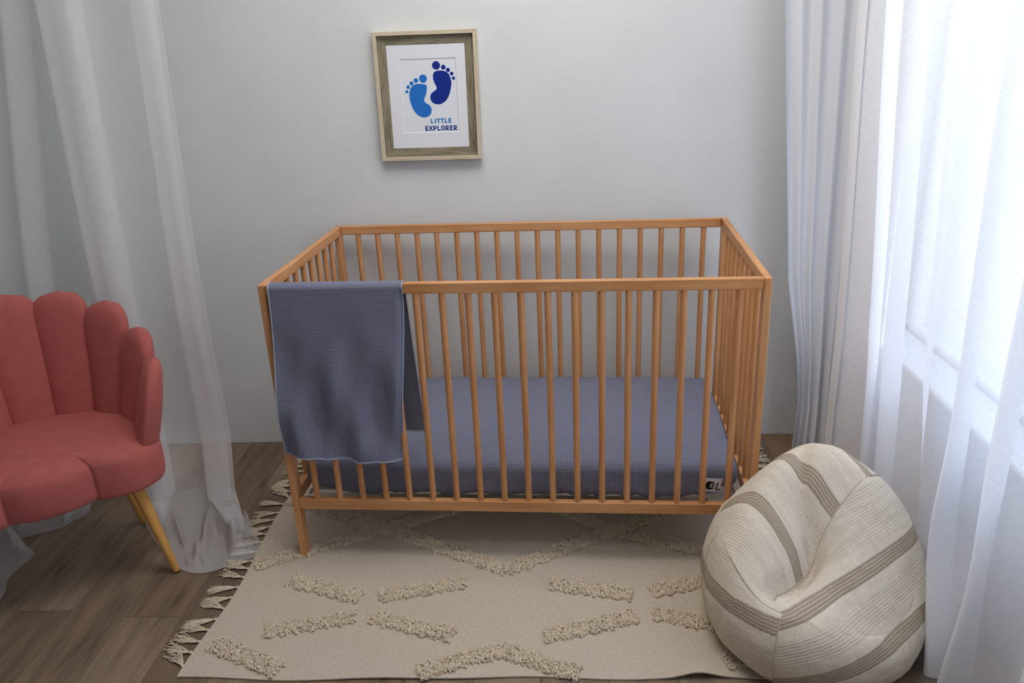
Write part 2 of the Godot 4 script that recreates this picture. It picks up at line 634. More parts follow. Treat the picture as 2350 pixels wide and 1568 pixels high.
func mattress() -> void:
	var m := thing("mattress", "crib mattress in a fitted blue and white micro check sheet", "mattress", crib_point(Vector3(0.613, 0.186, 0.330)), CRIB_TURN)
	var h := Vector3(0.578, 0.052, 0.297)
	var f := noise(3, 5.0, 3)
	var g := noise(8, 16.0, 2)
	var b := MB.new()
	# six faces, each a grid pulled onto a rounded box
	for ax in 3:
		for sg in [-1.0, 1.0]:
			var a1 := (ax + 1) % 3
			var a2 := (ax + 2) % 3
			var n1 := 64 if h[a1] > 0.3 else (40 if h[a1] > 0.1 else 16)
			var n2 := 64 if h[a2] > 0.3 else (40 if h[a2] > 0.1 else 16)
			n1 *= 2
			n2 *= 2
			var p := PackedVector3Array()
			var uv := PackedVector2Array()
			for j in n2 + 1:
				for i in n1 + 1:
					var q := Vector3.ZERO
					q[ax] = sg * h[ax]
					q[a1] = lerpf(-1, 1, float(i) / n1) * h[a1]
					q[a2] = lerpf(-1, 1, float(j) / n2) * h[a2]
					# corners rounded in plan, then edges rounded
					var rc := 0.055
					var plan := Vector2(clampf(q.x, -h.x + rc, h.x - rc), clampf(q.z, -h.z + rc, h.z - rc))
					var dd := Vector2(q.x, q.z) - plan
					if dd.x != 0.0 and dd.y != 0.0:
						var big := maxf(absf(dd.x), absf(dd.y))
						dd = dd.normalized() * big
					q.x = plan.x + dd.x
					q.z = plan.y + dd.y
					var re := 0.026
					var core := Vector3(clampf(q.x, -h.x + re, h.x - re), clampf(q.y, -h.y + re, h.y - re), clampf(q.z, -h.z + re, h.z - re))
					var d3 := q - core
					var out := d3.normalized()
					if d3.length() > 0.0:
						q = core + out * re
					uv.append(Vector2(q[a1], q[a2]) if ax != 1 else Vector2(q.z, q.x))
					# wrinkles: fine creases by the ends and low on the sides, a soft crown on top
					var s := 0.0
					var endness := smoothstep(0.34, 0.56, absf(q.x))
					s += 0.004 * g.get_noise_3d(q.x * 0.8, q.y, q.z * 0.35) * endness
					s += 0.0035 * f.get_noise_3d(q.x * 1.4, q.y * 0.6, q.z * 0.7)
					if q.y < 0.0:
						s += 0.006 * g.get_noise_3d(q.x * 1.3 + q.y * 1.2, q.y * 0.4, q.z * 1.3) * smoothstep(0.02, -0.04, q.y)
					if ax == 1 and sg > 0:
						q.y += 0.016 * smoothstep(0.0, 0.5, 1.0 - absf(float(j) / n2 * 2.0 - 1.0)) * smoothstep(0.0, 0.4, 1.0 - absf(float(i) / n1 * 2.0 - 1.0))
					# the underside draws in at the corners
					var lowc := smoothstep(0.0, -0.046, q.y) * smoothstep(0.44, 0.58, absf(q.x)) * smoothstep(0.14, 0.29, absf(q.z))
					q.y += 0.03 * lowc
					q.x -= signf(q.x) * 0.02 * lowc
					q += (out if d3.length() > 0.0 else Vector3(0, sg, 0)) * s
					p.append(q + Vector3(0, h.y, 0))
			b.grid(p, uv, n1 + 1, n2 + 1, sg > 0)
	b.weld()
	part("fitted_sheet", b.done(), M.check, m)
	# sewn label on the front right corner
	var im := Image.create(320, 240, false, Image.FORMAT_RGB8)
	im.fill(Color8(232, 230, 240))
	var ink := Color8(14, 16, 24)
	draw_disc(im, Vector2(76, 128), 76, ink)
	var white := Color8(235, 235, 242)
	draw_line_on(im, [Vector2(120, 98), Vector2(98, 92), Vector2(84, 100), Vector2(84, 114), Vector2(100, 122), Vector2(82, 132), Vector2(78, 148), Vector2(92, 160), Vector2(116, 158), Vector2(134, 138), Vector2(152, 126)], 13, white)
	draw_line_on(im, [Vector2(132, 106), Vector2(140, 150)], 10, white)
	draw_line_on(im, [Vector2(188, 78), Vector2(172, 200), Vector2(238, 198)], 19, ink)
	var lm := mat(Color(1, 1, 1), 0.6, tex(im))
	var p := PackedVector3Array()
	var uv := PackedVector2Array()
	for j in 7:
		for i in 9:
			var s := i / 8.0
			var r := j / 6.0
			p.append(Vector3(s * 0.055, (1.0 - r) * 0.042, 0.0012 * sin(s * 3.0) - 0.006 * s * s - 0.004 * r * r))
			uv.append(Vector2(s, r))
	b = MB.new()
	b.grid(p, uv, 9, 7)
	part("label_tag", b.done(), lm, m, Vector3(0.490, 0.030, 0.3035), Vector3(0, 0.05, -0.10))

func blanket() -> void:
	var o := thing("blanket", "blue and white micro check baby blanket folded over the front crib rail", "blanket", crib_point(Vector3(0, 0, 0)), CRIB_TURN)
	var f := noise(17, 4.0, 3)
	# path across the rail: front hem -> over the top -> inner hem
	var nu := 90
	var nv := 150
	var zr := CD - 0.009
	var p := PackedVector3Array()
	var uv := PackedVector2Array()
	var rows := []
	var front := 0.458
	var over := 0.034
	var back := 0.41
	for j in nv + 1:
		var s := float(j) / nv * (front + over + back)
		var y := 0.0
		var z := 0.0
		if s < front:
			y = CH - 0.004 - (front - s)
			z = zr + 0.0125
		elif s < front + over:
			var a := (s - front) / over * PI
			y = CH - 0.004 + sin(a) * 0.0085
			z = zr + cos(a) * 0.0125
		else:
			y = CH - 0.004 - (s - front - over)
			z = zr - 0.0125
		for i in nu + 1:
			var u := float(i) / nu
			var x := lerpf(0.029, 0.362, u)
			var q := Vector3(x, y, z)
			if s < front:
				var dn := (front - s) / front
				# the left edge swings outward, the hem drops to the right
				q.x += lerpf(-0.032, -0.044, u) * pow(dn, 1.4) + 0.013 * (1.0 - u) * dn
				q.x -= 0.012 * (1.0 - u) * dn * sin(dn * 3.0)
				q.y -= 0.018 * u * dn * dn
				var fold := 0.010 * sin((u * 2.4 - dn * 1.5) * TAU * 0.8) + 0.006 * sin((u * 4.0 + dn * 0.5) * TAU + 1.0)
				q.z -= 0.010 * smoothstep(0.95, 1.0, u) * smoothstep(0.0, 0.1, dn)
				q.z += 0.004 + maxf(0.0, 0.012 * dn + fold * smoothstep(0.05, 0.9, dn)) + 0.010 * f.get_noise_2d(x * 2.0 - y * 0.9, y * 0.8) * dn
			elif s > front + over:
				var dn := (s - front - over) / back
				q.x += 0.012 * dn + 0.006 * dn * dn * u
				q.z -= 0.012 * dn + maxf(0.0, 0.006 * sin(u * 9.0 + 1.0) * dn)
			p.append(q)
			uv.append(Vector2(x, s))
	var b := MB.new()
	b.grid(p, uv, nu + 1, nv + 1, true)
	part("cloth", b.done(), M.check, o)
	var edges := [[], [], [], []]
	for i in nu + 1:
		edges[0].append(p[i])
		edges[1].append(p[nv * (nu + 1) + i])
	for j in nv + 1:
		edges[2].append(p[j * (nu + 1)])
		edges[3].append(p[j * (nu + 1) + nu])
	for e: Array in edges:
		var r := PackedFloat32Array()
		r.resize(e.size())
		r.fill(0.0017)
		b = MB.new()
		b.tube(PackedVector3Array(e), r, 6)
		part("hem", b.done(), M.hem, o)

# ---------------------------------------------------------------- picture
func picture() -> void:
	var W := 0.3125
	var H := 0.378
	var o := thing("picture_frame", "light wood framed print of two blue baby footprints reading little explorer", "picture", Vector3(0.3226, 1.1825, 0.0), 0.0)
	o.rotation = Vector3(-0.012, 0, -0.010)
	var inn := func(u: float, v: float, z: float) -> Vector3:
		return Vector3((u - 0.5) * W, (0.5 - v) * H, z)
	# a ring of four mitred mouldings between two rectangles
	var ring := func(called: String, m: Material, wide: float, off: float, zf: float, zi: float, zb: float) -> void:
		var sx := W / 2 - off
		var sy := H / 2 - off
		var c := [Vector2(-sx, -sy), Vector2(sx, -sy), Vector2(sx, sy), Vector2(-sx, sy)]
		for k in 4:
			var a: Vector2 = c[k]
			var d: Vector2 = c[(k + 1) % 4]
			var ai: Vector2 = a - a.sign() * wide
			var di: Vector2 = d - d.sign() * wide
			var b := MB.new()
			var pr := [[0.0, zb], [0.0, zf - 0.0015], [0.06, zf], [0.94, zi], [1.0, zi - 0.0015], [1.0, zb]]
			var out := Vector3((a + d).x, (a + d).y, 0).normalized()
			for i in pr.size():
				var q0: Array = pr[i]
				var q1: Array = pr[(i + 1) % pr.size()]
				var P := []
				var U := []
				for e in [[a, ai, q0], [d, di, q0], [d, di, q1], [a, ai, q1]]:
					var xy: Vector2 = e[0].lerp(e[1], e[2][0])
					P.append(Vector3(xy.x, xy.y, e[2][1]))
					U.append(Vector2(xy.x if k % 2 == 0 else xy.y, e[2][0] * wide + k * 0.07))
				var want := Vector3(0, 0, 1)
				if i == 0:
					want = out
				elif i == 4:
					want = -out
				elif i == 5:
					want = Vector3(0, 0, -1)
				b.tri(P[0], P[1], P[2], want, U[0], U[1], U[2])
				b.tri(P[0], P[2], P[3], want, U[0], U[2], U[3])
			for e in [[a, ai, d - a], [d, di, a - d]]:
				var s := []
				for q: Array in pr:
					var xy: Vector2 = e[0].lerp(e[1], q[0])
					s.append(Vector3(xy.x, xy.y, q[1]))
				for i in range(1, 5):
					b.tri(s[0], s[i], s[i + 1], -Vector3(e[2].x, e[2].y, 0))
			part(called, b.done(), m, o)
	ring.call("outer_rail", M.frame_light, 0.0115, 0.0, 0.026, 0.026, 0.002)
	ring.call("inner_rail", M.frame_grey, 0.026, 0.0115, 0.014, 0.0125, 0.003)
	# mat board with a bevelled opening
	var mw := 0.5 * W - 0.0335
	var mh := 0.5 * H - 0.0325
	var op := [Vector2((0.2365 - 0.5) * W, (0.5 - 0.7813) * H), Vector2((0.7858 - 0.5) * W, (0.5 - 0.2067) * H)]
	var b := MB.new()
	var co := [Vector2(-mw, -mh), Vector2(mw, -mh), Vector2(mw, mh), Vector2(-mw, mh)]
	var ci := [op[0], Vector2(op[1].x, op[0].y), op[1], Vector2(op[0].x, op[1].y)]
	for k in 4:
		var a: Vector2 = co[k]
		var d: Vector2 = co[(k + 1) % 4]
		var e: Vector2 = ci[(k + 1) % 4]
		var g: Vector2 = ci[k]
		var mid := Vector2((op[0] + op[1]) / 2)
		var e2: Vector2 = e + (mid - e).sign() * 0.0012
		var g2: Vector2 = g + (mid - g).sign() * 0.0012
		var z := func(q: Vector2, zz: float) -> Vector3:
			return Vector3(q.x, q.y, zz)
		for t: Array in [[z.call(a, 0.0105), z.call(d, 0.0105), z.call(e, 0.0105)], [z.call(a, 0.0105), z.call(e, 0.0105), z.call(g, 0.0105)], [z.call(g, 0.0105), z.call(e, 0.0105), z.call(e2, 0.0088)], [z.call(g, 0.0105), z.call(e2, 0.0088), z.call(g2, 0.0088)]]:
			b.tri(t[0], t[1], t[2], Vector3(0, 0, 1))
	part("mat_board", b.done(), M.board, o)
	# the print
	var iw := 720
	var ih := 912
	var im := Image.create(iw, ih, false, Image.FORMAT_RGB8)
	im.fill(Color8(231, 234, 243))
	var lo := Vector2(0.2365, 0.2067)
	var sc := Vector2(iw / 0.5493, ih / 0.5746)
	var mp := func(a: Array) -> Array:
		var r := []
		for i in range(0, a.size(), 2):
			r.append((Vector2(a[i], a[i + 1]) - lo) * sc)
		return r
	var navy := Color8(10, 44, 140)
	var blue := Color8(38, 116, 204)
	draw_poly(im, PackedVector2Array(spline(mp.call([0.5590, 0.3293, 0.5730, 0.3107, 0.6076, 0.3018, 0.6559, 0.3032, 0.6939, 0.3142, 0.7165, 0.3377, 0.7307, 0.3724, 0.7326, 0.4031, 0.7243, 0.4412, 0.7068, 0.4869, 0.6798, 0.5249, 0.6490, 0.5473, 0.6138, 0.5603, 0.5794, 0.5609, 0.5458, 0.5507, 0.5246, 0.5322, 0.5176, 0.5087, 0.5232, 0.4856, 0.5422, 0.4669, 0.5675, 0.4545, 0.5831, 0.4410, 0.5852, 0.4257, 0.5713, 0.4023, 0.5589, 0.3713, 0.5560, 0.3444]), 6, true)), navy)
	draw_poly(im, PackedVector2Array(spline(mp.call([0.4901, 0.4191, 0.4755, 0.4049, 0.4351, 0.3983, 0.3862, 0.3992, 0.3510, 0.4113, 0.3243, 0.4375, 0.3123, 0.4758, 0.3129, 0.5146, 0.3241, 0.5578, 0.3452, 0.6014, 0.3768, 0.6375, 0.4148, 0.6566, 0.4539, 0.6616, 0.4891, 0.6523, 0.5132, 0.6334, 0.5221, 0.6062, 0.5190, 0.5826, 0.5008, 0.5627, 0.4770, 0.5519, 0.4604, 0.5382, 0.4567, 0.5225, 0.4686, 0.4957, 0.4836, 0.4652]), 6, true)), blue)
	var rad := [51.0, 29.5, 26.0, 23.0, 20.5]
	var k := 0
	for q: Vector2 in mp.call([0.5930, 0.2619, 0.6625, 0.2769, 0.7065, 0.2987, 0.7404, 0.3278, 0.7556, 0.3625]):
		draw_disc(im, q, rad[k], navy)
		k += 1
	k = 0
	for q: Vector2 in mp.call([0.4576, 0.3599, 0.3864, 0.3724, 0.3417, 0.3934, 0.3061, 0.4208, 0.2904, 0.4559]):
		draw_disc(im, q, rad[k], blue)
		k += 1
	draw_word(im, "LITTLE", (Vector2(0.5085, 0.676) - lo) * sc, Vector2(35, 46), 49.0, 15, Color8(46, 122, 190))
	draw_word(im, "EXPLORER", (Vector2(0.4485, 0.733) - lo) * sc, Vector2(43, 50), 53.5, 15, Color8(24, 62, 134))
	var pm := mat(Color(1, 1, 1), 0.5, tex(im))
	b = MB.new()
	var z := 0.0085
	var q0 := Vector3(op[0].x, op[0].y, z)
	var q1 := Vector3(op[1].x, op[0].y, z)
	var q2 := Vector3(op[1].x, op[1].y, z)
	var q3 := Vector3(op[0].x, op[1].y, z)
	b.tri(q0, q1, q2, Vector3(0, 0, 1), Vector2(0, 1), Vector2(1, 1), Vector2(1, 0))
	b.tri(q0, q2, q3, Vector3(0, 0, 1), Vector2(0, 1), Vector2(1, 0), Vector2(0, 0))
	part("print", b.done(), pm, o)
	part("backing", box_mesh(Vector3(0, 0, 0.004), Vector3(W - 0.02, H - 0.02, 0.006), 0.0), M.under, o)

# ---------------------------------------------------------------- chair
func chair() -> void:
	var o := thing("scallop_chair", "coral pink velvet scallop back chair on turned golden wooden legs", "chair", Vector3(-0.630, 0, 0.795), deg_to_rad(90.0 - 55.0))
	# local axes: +z is where the chair faces, +x its left hand side (right in the picture)
	var half := [Vector2(0.155, 0.0), Vector2(0.150, 0.05), Vector2(0.134, 0.088), Vector2(0.128, 0.1), Vector2(0.136, 0.113), Vector2(0.148, 0.16), Vector2(0.142, 0.21), Vector2(0.105, 0.26), Vector2(0.05, 0.278), Vector2(-0.03, 0.278), Vector2(-0.12, 0.262), Vector2(-0.2, 0.2), Vector2(-0.26, 0.11), Vector2(-0.28, 0.0)]
	var outl := []
	for q: Vector2 in half:
		outl.append(Vector2(q.y, q.x))
	for i in range(half.size() - 2, 0, -1):
		outl.append(Vector2(-half[i].y, half[i].x))
	var ring := spline(outl, 6, true)
	var n := ring.size()
	var prof := [[0.0, 0.404], [0.3, 0.404], [0.6, 0.403], [0.8, 0.4], [0.9, 0.394], [0.96, 0.385], [0.985, 0.375], [0.998, 0.36], [1.0, 0.34], [1.0, 0.31], [0.995, 0.292], [0.98, 0.284], [0.94, 0.28], [0.5, 0.28], [0.0, 0.28]]
	var p := PackedVector3Array()
	var uv := PackedVector2Array()
	for r: Array in prof:
		for i in n:
			var q: Vector2 = ring[i]
			var d: float = 1.0 - r[0]
			# keep the rounding the same width all round
			var pt: Vector2 = q * r[0]
			if r[0] > 0.55:
				pt = q - q.normalized() * (d * 0.28)
				if r[0] < 0.9:
					pt = q.lerp(Vector2.ZERO, d)
			p.append(Vector3(pt.x, r[1] + 0.004 * cos(pt.length() * 6.0), pt.y))
			uv.append(pt)
	var b := MB.new()
	b.grid(p, uv, n, prof.size(), false, true)
	var seat := part("seat_cushion", b.done(), M.velvet, o)
	# backrest petals round the seat
	var hs := {0: 0.744, 1: 0.735, 2: 0.706, 3: 0.648, 4: 0.594}
	for k in range(-4, 5):
		var ak := absi(k)
		var a0 := deg_to_rad(k * 24.2)
		var wid: float = deg_to_rad(24.2) * [0.5, 0.5, 0.5, 0.58, 0.74][ak]
		var top: float = hs[ak]
		var base := 0.325
		var nv := 30
		var nu := 28
		p = PackedVector3Array()
		uv = PackedVector2Array()
		for j in nv + 1:
			var s := float(j) / nv
			# the cap of the petal
			var hh := lerpf(base, top, s)
			var cap: float = top - [0.075, 0.08, 0.10, 0.14, 0.19][ak]
			var wf := 1.0
			if hh > cap:
				var e: float = (hh - cap) / (top - cap)
				wf = pow(maxf(0.0, 1.0 - pow(e, 2.4)), [0.45, 0.45, 0.48, 0.5, 0.5][ak])
			var rise := (hh - 0.40) / 0.34
			var tuck: float = [0.0, 0.0, 0.0, 0.007, 0.011][ak] * clampf(1.0 - rise * [1.0, 1.0, 1.1, 1.4, 1.8][ak], 0.0, 1.2)
			var rr := 0.236 + 0.075 * rise - 0.015 * rise * rise - tuck
			for i in nu + 1:
				var a := TAU * i / nu
				var ca := cos(a)
				var sa := sin(a)
				var across := signf(ca) * pow(absf(ca), 0.75) * wf
				var thick := signf(sa) * pow(absf(sa), 0.8)
				var th := (0.030 if thick < 0.0 else 0.034) * pow(maxf(wf, 0.0), 0.6)
				var ang := a0 + across * wid * (1.06 + 0.12 * rise)
				var bulge := sqrt(maxf(0.0, 1.0 - across * across * 0.6))
				var r2 := rr + 0.028 + thick * th * bulge
				# side arms straighten towards the front
				var z := -cos(ang) * r2
				var x := sin(ang) * r2
				if ak == 4:
					x += signf(k) * 0.004 * smoothstep(deg_to_rad(80.0), deg_to_rad(110.0), absf(ang))
				p.append(Vector3(x, hh, z))
				uv.append(Vector2(ang * r2, hh))
		b = MB.new()
		b.grid(p, uv, nu + 1, nv + 1, false, true)
		part("backrest_petal", b.done(), M.velvet, o)
	for q in [Vector2(0.235, 0.12), Vector2(-0.235, 0.12), Vector2(0.2, -0.2), Vector2(-0.2, -0.2)]:
		b = MB.new()
		var foot := Vector3(q.x * 1.02, 0.004, q.y)
		var up := Vector3(q.x * 0.8, 0.30, q.y * 0.62)
		var pts := PackedVector3Array()
		var r := PackedFloat32Array()
		for i in 9:
			pts.append(foot.lerp(up, i / 8.0))
			r.append(lerpf(0.0095, 0.0185, i / 8.0))
		b.tube(pts, r, 20)
		var leg := part("leg", b.done(), M.golden, o)
		b = MB.new()
		b.tube([Vector3(foot.x, 0.0, foot.z), Vector3(foot.x, 0.005, foot.z)], [0.009, 0.0095], 16)
		part("foot_pad", b.done(), M.rubber, leg)

# ---------------------------------------------------------------- rug
const RX0 := -0.165
const RX1 := 1.31
const RZ0 := 0.055
const RZ1 := 1.152

func rug_y(x: float, z: float) -> float:
	var y := 0.005 + 0.0012 * sin(x * 9.0 + z * 4.0) + 0.001 * sin(z * 13.0 - x * 3.0)
	y += 0.014 * exp(-pow((x - 1.0) / 0.045, 2)) * smoothstep(1.02, 1.15, z)
	return y

func rug() -> void:
	var o := thing("rug", "cream woven cotton rug with raised tufted diamond pattern under the crib", "rug")
	var nu := 150
	var nv := 112
	var p := PackedVector3Array()
	var uv := PackedVector2Array()
	var under := PackedVector3Array()
	for j in nv + 1:
		for i in nu + 1:
			var x := lerpf(RX0, RX1, float(i) / nu)
			var z := lerpf(RZ0, RZ1, float(j) / nv)
			var e := smoothstep(0.9, 1.0, float(j) / nv)
			var zz := z + e * (0.004 * sin(x * 7.0 + 0.5) + 0.003 * sin(x * 17.0)) - 0.006 * e * smoothstep(0.7, 1.1, x)
			var xx := x + (1.0 - float(i) / nu) * (0.004 * sin(z * 9.0) - 0.02 * smoothstep(0.8, 1.15, z))
			p.append(Vector3(xx, rug_y(x, z), zz))
			under.append(Vector3(xx, maxf(0.0008, rug_y(x, z) - 0.0035), zz))
			uv.append(Vector2(xx, zz))
	var b := MB.new()
	b.grid(p, uv, nu + 1, nv + 1, false)
	b.grid(under, uv, nu + 1, nv + 1, true)
	for k in 4:
		var e := PackedVector3Array()
		var eu := PackedVector2Array()
		var c := nu + 1 if k < 2 else nv + 1
		for s in 2:
			for i in c:
				var at := 0
				match k:
					0: at = i
					1: at = nv * (nu + 1) + i
					2: at = i * (nu + 1)
					3: at = i * (nu + 1) + nu
				e.append((p if s == 0 else under)[at])
				eu.append(Vector2(i * 0.01, s * 0.01))
		b.grid(e, eu, c, 2, k == 1 or k == 2)
	part("woven_field", b.done(), M.rug, o)
	# tufted bands of looped yarn
	var loops := []
	var rng := RandomNumberGenerator.new()
	rng.seed = 91
	if true:
		var lb := MB.new()
		for q in 3:
			var pts := PackedVector3Array()
			var r := PackedFloat32Array()
			var dir := Vector3(cos(q * 2.1), 0, sin(q * 2.1))
			var off := Vector3(cos(q * 2.1 + 1.0), 0, sin(q * 2.1 + 1.0)) * 0.0017
			for i in 6:
				var a := PI * i / 5.0
				pts.append(off + dir * cos(a) * 0.0032 + Vector3(0, sin(a) * (0.0066 + 0.0015 * q), 0))
				r.append(0.00115)
			lb.tube(pts, r, 4, false)
		loops.append(lb.done())
	var bands := [
		[[-0.145, 0.742], [0.182, 0.568], [0.553, 0.772], [0.845, 0.584], [1.20, 0.742], [1.29, 0.69]],
		[[-0.15, 0.405], [0.182, 0.568], [0.553, 0.372], [0.845, 0.584], [1.20, 0.40], [1.29, 0.44]],
		[[-0.03, 0.803], [0.175, 0.876]], [[0.225, 0.873], [0.446, 0.820]], [[-0.028, 1.004], [0.18, 0.947]], [[0.225, 0.950], [0.435, 1.020]],
		[[0.664, 0.827], [0.874, 0.872]], [[0.924, 0.860], [1.12, 0.805]], [[0.654, 1.021], [0.877, 0.948]], [[0.920, 0.941], [1.12, 1.0]],
		[[-0.143, 1.046], [0.045, 1.129]], [[0.369, 1.139], [0.553, 1.067], [0.733, 1.141]], [[1.063, 1.108], [1.24, 1.05]],
		[[-0.03, 0.14], [0.175, 0.215]], [[0.225, 0.215], [0.446, 0.14]], [[0.664, 0.14], [0.874, 0.215]], [[0.924, 0.215], [1.12, 0.14]],
	]
	for bd: Array in bands:
		var xf: Array[Transform3D] = []
		for i in bd.size() - 1:
			var a := Vector2(bd[i][0], bd[i][1])
			var c := Vector2(bd[i + 1][0], bd[i + 1][1])
			var len := a.distance_to(c)
			var dir := (c - a) / len
			var nor := Vector2(-dir.y, dir.x)
			var cnt := int(len * 0.046 / (0.0046 * 0.0046))
			for q in cnt:
				var s := rng.randf()
				var t := (float(q) + rng.randf()) / cnt
				var wv := 0.0225 + 0.003 * sin(t * 40.0 + i)
				var at := a + dir * len * t + nor * (s * 2.0 - 1.0) * wv
				var bs := Basis(Vector3.UP, rng.randf() * TAU) * Basis(Vector3.RIGHT, rng.randf_range(-0.6, 0.6)) * Basis(Vector3.BACK, rng.randf_range(-0.6, 0.6))
				bs = bs.scaled(Vector3.ONE * rng.randf_range(0.75, 1.25))
				xf.append(Transform3D(bs, Vector3(at.x, rug_y(at.x, at.y) - 0.001, at.y)))
		var mm := MultiMesh.new()
		mm.transform_format = MultiMesh.TRANSFORM_3D
		mm.mesh = loops[0]
		mm.instance_count = xf.size()
		for i in xf.size():
			mm.set_instance_transform(i, xf[i])
		var mi := MultiMeshInstance3D.new()
		mi.name = "tufted_band" if bd == bands[0] else "tufted_band_%03d" % bands.find(bd)
		mi.multimesh = mm
		mi.material_override = M.tuft
		mi.set_meta("kind", "stuff")
		o.add_child(mi, true)
	# knotted tassels on both short ends
	var kinds := []
	for k in 7:
		var tb := MB.new()
		var kn := PackedVector3Array()
		var kr := PackedFloat32Array()
		for i in 6:
			kn.append(Vector3(-0.002 + i * 0.0022, 0.004, 0))
			kr.append([0.0018, 0.0030, 0.0038, 0.0038, 0.0034, 0.0024][i])
		tb.tube(kn, kr, 8)
		var sway := rng.randf_range(-0.014, 0.014)
		for st in 24:
			var pts := PackedVector3Array()
			var r := PackedFloat32Array()
			var l := rng.randf_range(0.050, 0.076)
			var spread := rng.randf_range(-0.017, 0.017)
			var ph := rng.randf() * TAU
			var hy := rng.randf_range(0.0015, 0.006)
			for i in 10:
				var s := i / 9.0
				pts.append(Vector3(0.007 + s * l, 0.004 * (1.0 - s) + hy * s * (1.2 - 0.5 * s), spread * pow(s, 0.7) + sway * s * s + 0.0036 * sin(ph + s * 11.0) * s))
				r.append(0.00095)
			tb.tube(pts, r, 4, true)
		kinds.append(tb.done())
	for side in 2:
		for i in 27:
			var z := RZ0 + 0.014 + i * 0.0402 + rng.randf_range(-0.005, 0.005)
			if z > RZ1 - 0.005:
				continue
			var e := 0.02 * smoothstep(0.8, 1.15, z)
			var x := RX0 - e + 0.004 * sin(z * 9.0) if side == 0 else RX1
			var yaw := rng.randf_range(-0.3, 0.3)
			if rng.randf() < 0.3:
				yaw += rng.randf_range(-0.8, 0.8)
			part("tassel", kinds[rng.randi() % 7], M.tassel, o, Vector3(x, 0.001, z), Vector3(0, (PI if side == 0 else 0.0) + yaw, 0))

# ---------------------------------------------------------------- bean bag
const BAG := Vector3(1.27, 0.006, 0.98)
const HUMP: Array[Vector2] = [Vector2(0, -0.085), Vector2(0.10, -0.08), Vector2(0.165, -0.055), Vector2(0.215, -0.02), Vector2(-0.066, -0.093), Vector2(-0.152, -0.069), Vector2(-0.206, -0.03), Vector2(-0.235, 0.02), Vector2(-0.17, 0.03), Vector2(-0.10, 0.0), Vector2(-0.14, 0.09), Vector2(-0.19, 0.12), Vector2(-0.15, 0.185), Vector2(-0.09, 0.20), Vector2(-0.02, 0.15), Vector2(0.03, 0.10), Vector2(0.10, 0.06), Vector2(0.073, 0.0), Vector2(0.17, 0.03), Vector2(-0.02, 0.08), Vector2(-0.03, -0.02), Vector2(0.03, -0.03), Vector2(0.12, 0.14), Vector2(0.2, 0.1), Vector2(0, -0.2), Vector2(-0.15, -0.18), Vector2(0.15, -0.18), Vector2(0.24, -0.1), Vector2(-0.24, -0.1)]
const HUMP_W: Array[float] = [0.3692, -0.5985, 1.4253, 0.116, -0.7274, 1.4365, -1.5058, 0.6315, 0.4899, -0.407, 0.3058, -0.6533, 0.3555, -0.3252, 0.3442, -0.3614, 2.294, -2.8842, -1.0302, -0.1652, -0.4843, 2.2872, -0.5934, 0.1133, 0.1094, -0.2141, -0.1126, -0.4079, 0.0191]
const VALLEY: Array[Vector3] = [Vector3(0.0, -0.10, 0.008), Vector3(-0.015, -0.075, 0.02), Vector3(-0.032, -0.03, 0.035), Vector3(-0.016, 0.012, 0.055), Vector3(-0.01, 0.035, 0.065), Vector3(-0.02, 0.065, 0.075), Vector3(-0.05, 0.095, 0.065), Vector3(-0.085, 0.115, 0.055), Vector3(-0.118, 0.13, 0.035)]
const BAG_SEAM := [[-0.125, 0.16], [-0.112, 0.128], [-0.085, 0.108], [-0.05, 0.085], [-0.018, 0.055], [0.0, 0.035], [0.028, 0.02], [0.073, -0.01], [0.12, -0.045], [0.163, -0.075], [0.205, -0.06], [0.3, -0.05]]
const BAG_R := [[-180, 0.240], [-150, 0.245], [-90, 0.235], [-45, 0.245], [-10, 0.258], [20, 0.256], [45, 0.25], [70, 0.252], [100, 0.258], [121, 0.258], [150, 0.247], [180, 0.240]]
var bag_noise: FastNoiseLite
var bag_noise2: FastNoiseLite

func bag_top(x: float, z: float) -> float:
	var y := 0.25
	var at := Vector2(x, z)
	for i in 29:
		y += HUMP_W[i] * exp(-at.distance_squared_to(HUMP[i]) / 0.0256)
	return y

func bag_trench(x: float, z: float) -> float:
	var best := 0.0
	var p := Vector2(x, z)
	for i in VALLEY.size() - 1:
		var a := Vector2(VALLEY[i].x, VALLEY[i].y)
		var ab := Vector2(VALLEY[i + 1].x, VALLEY[i + 1].y) - a
		var t := clampf((p - a).dot(ab) / ab.length_squared(), 0.0, 1.0)
		var d := p.distance_to(a + ab * t)
		best = maxf(best, lerpf(VALLEY[i].z, VALLEY[i + 1].z, t) * (0.6 * exp(-pow(d / 0.018, 2)) + 0.4 * exp(-pow(d / 0.0468, 2))))
	return best

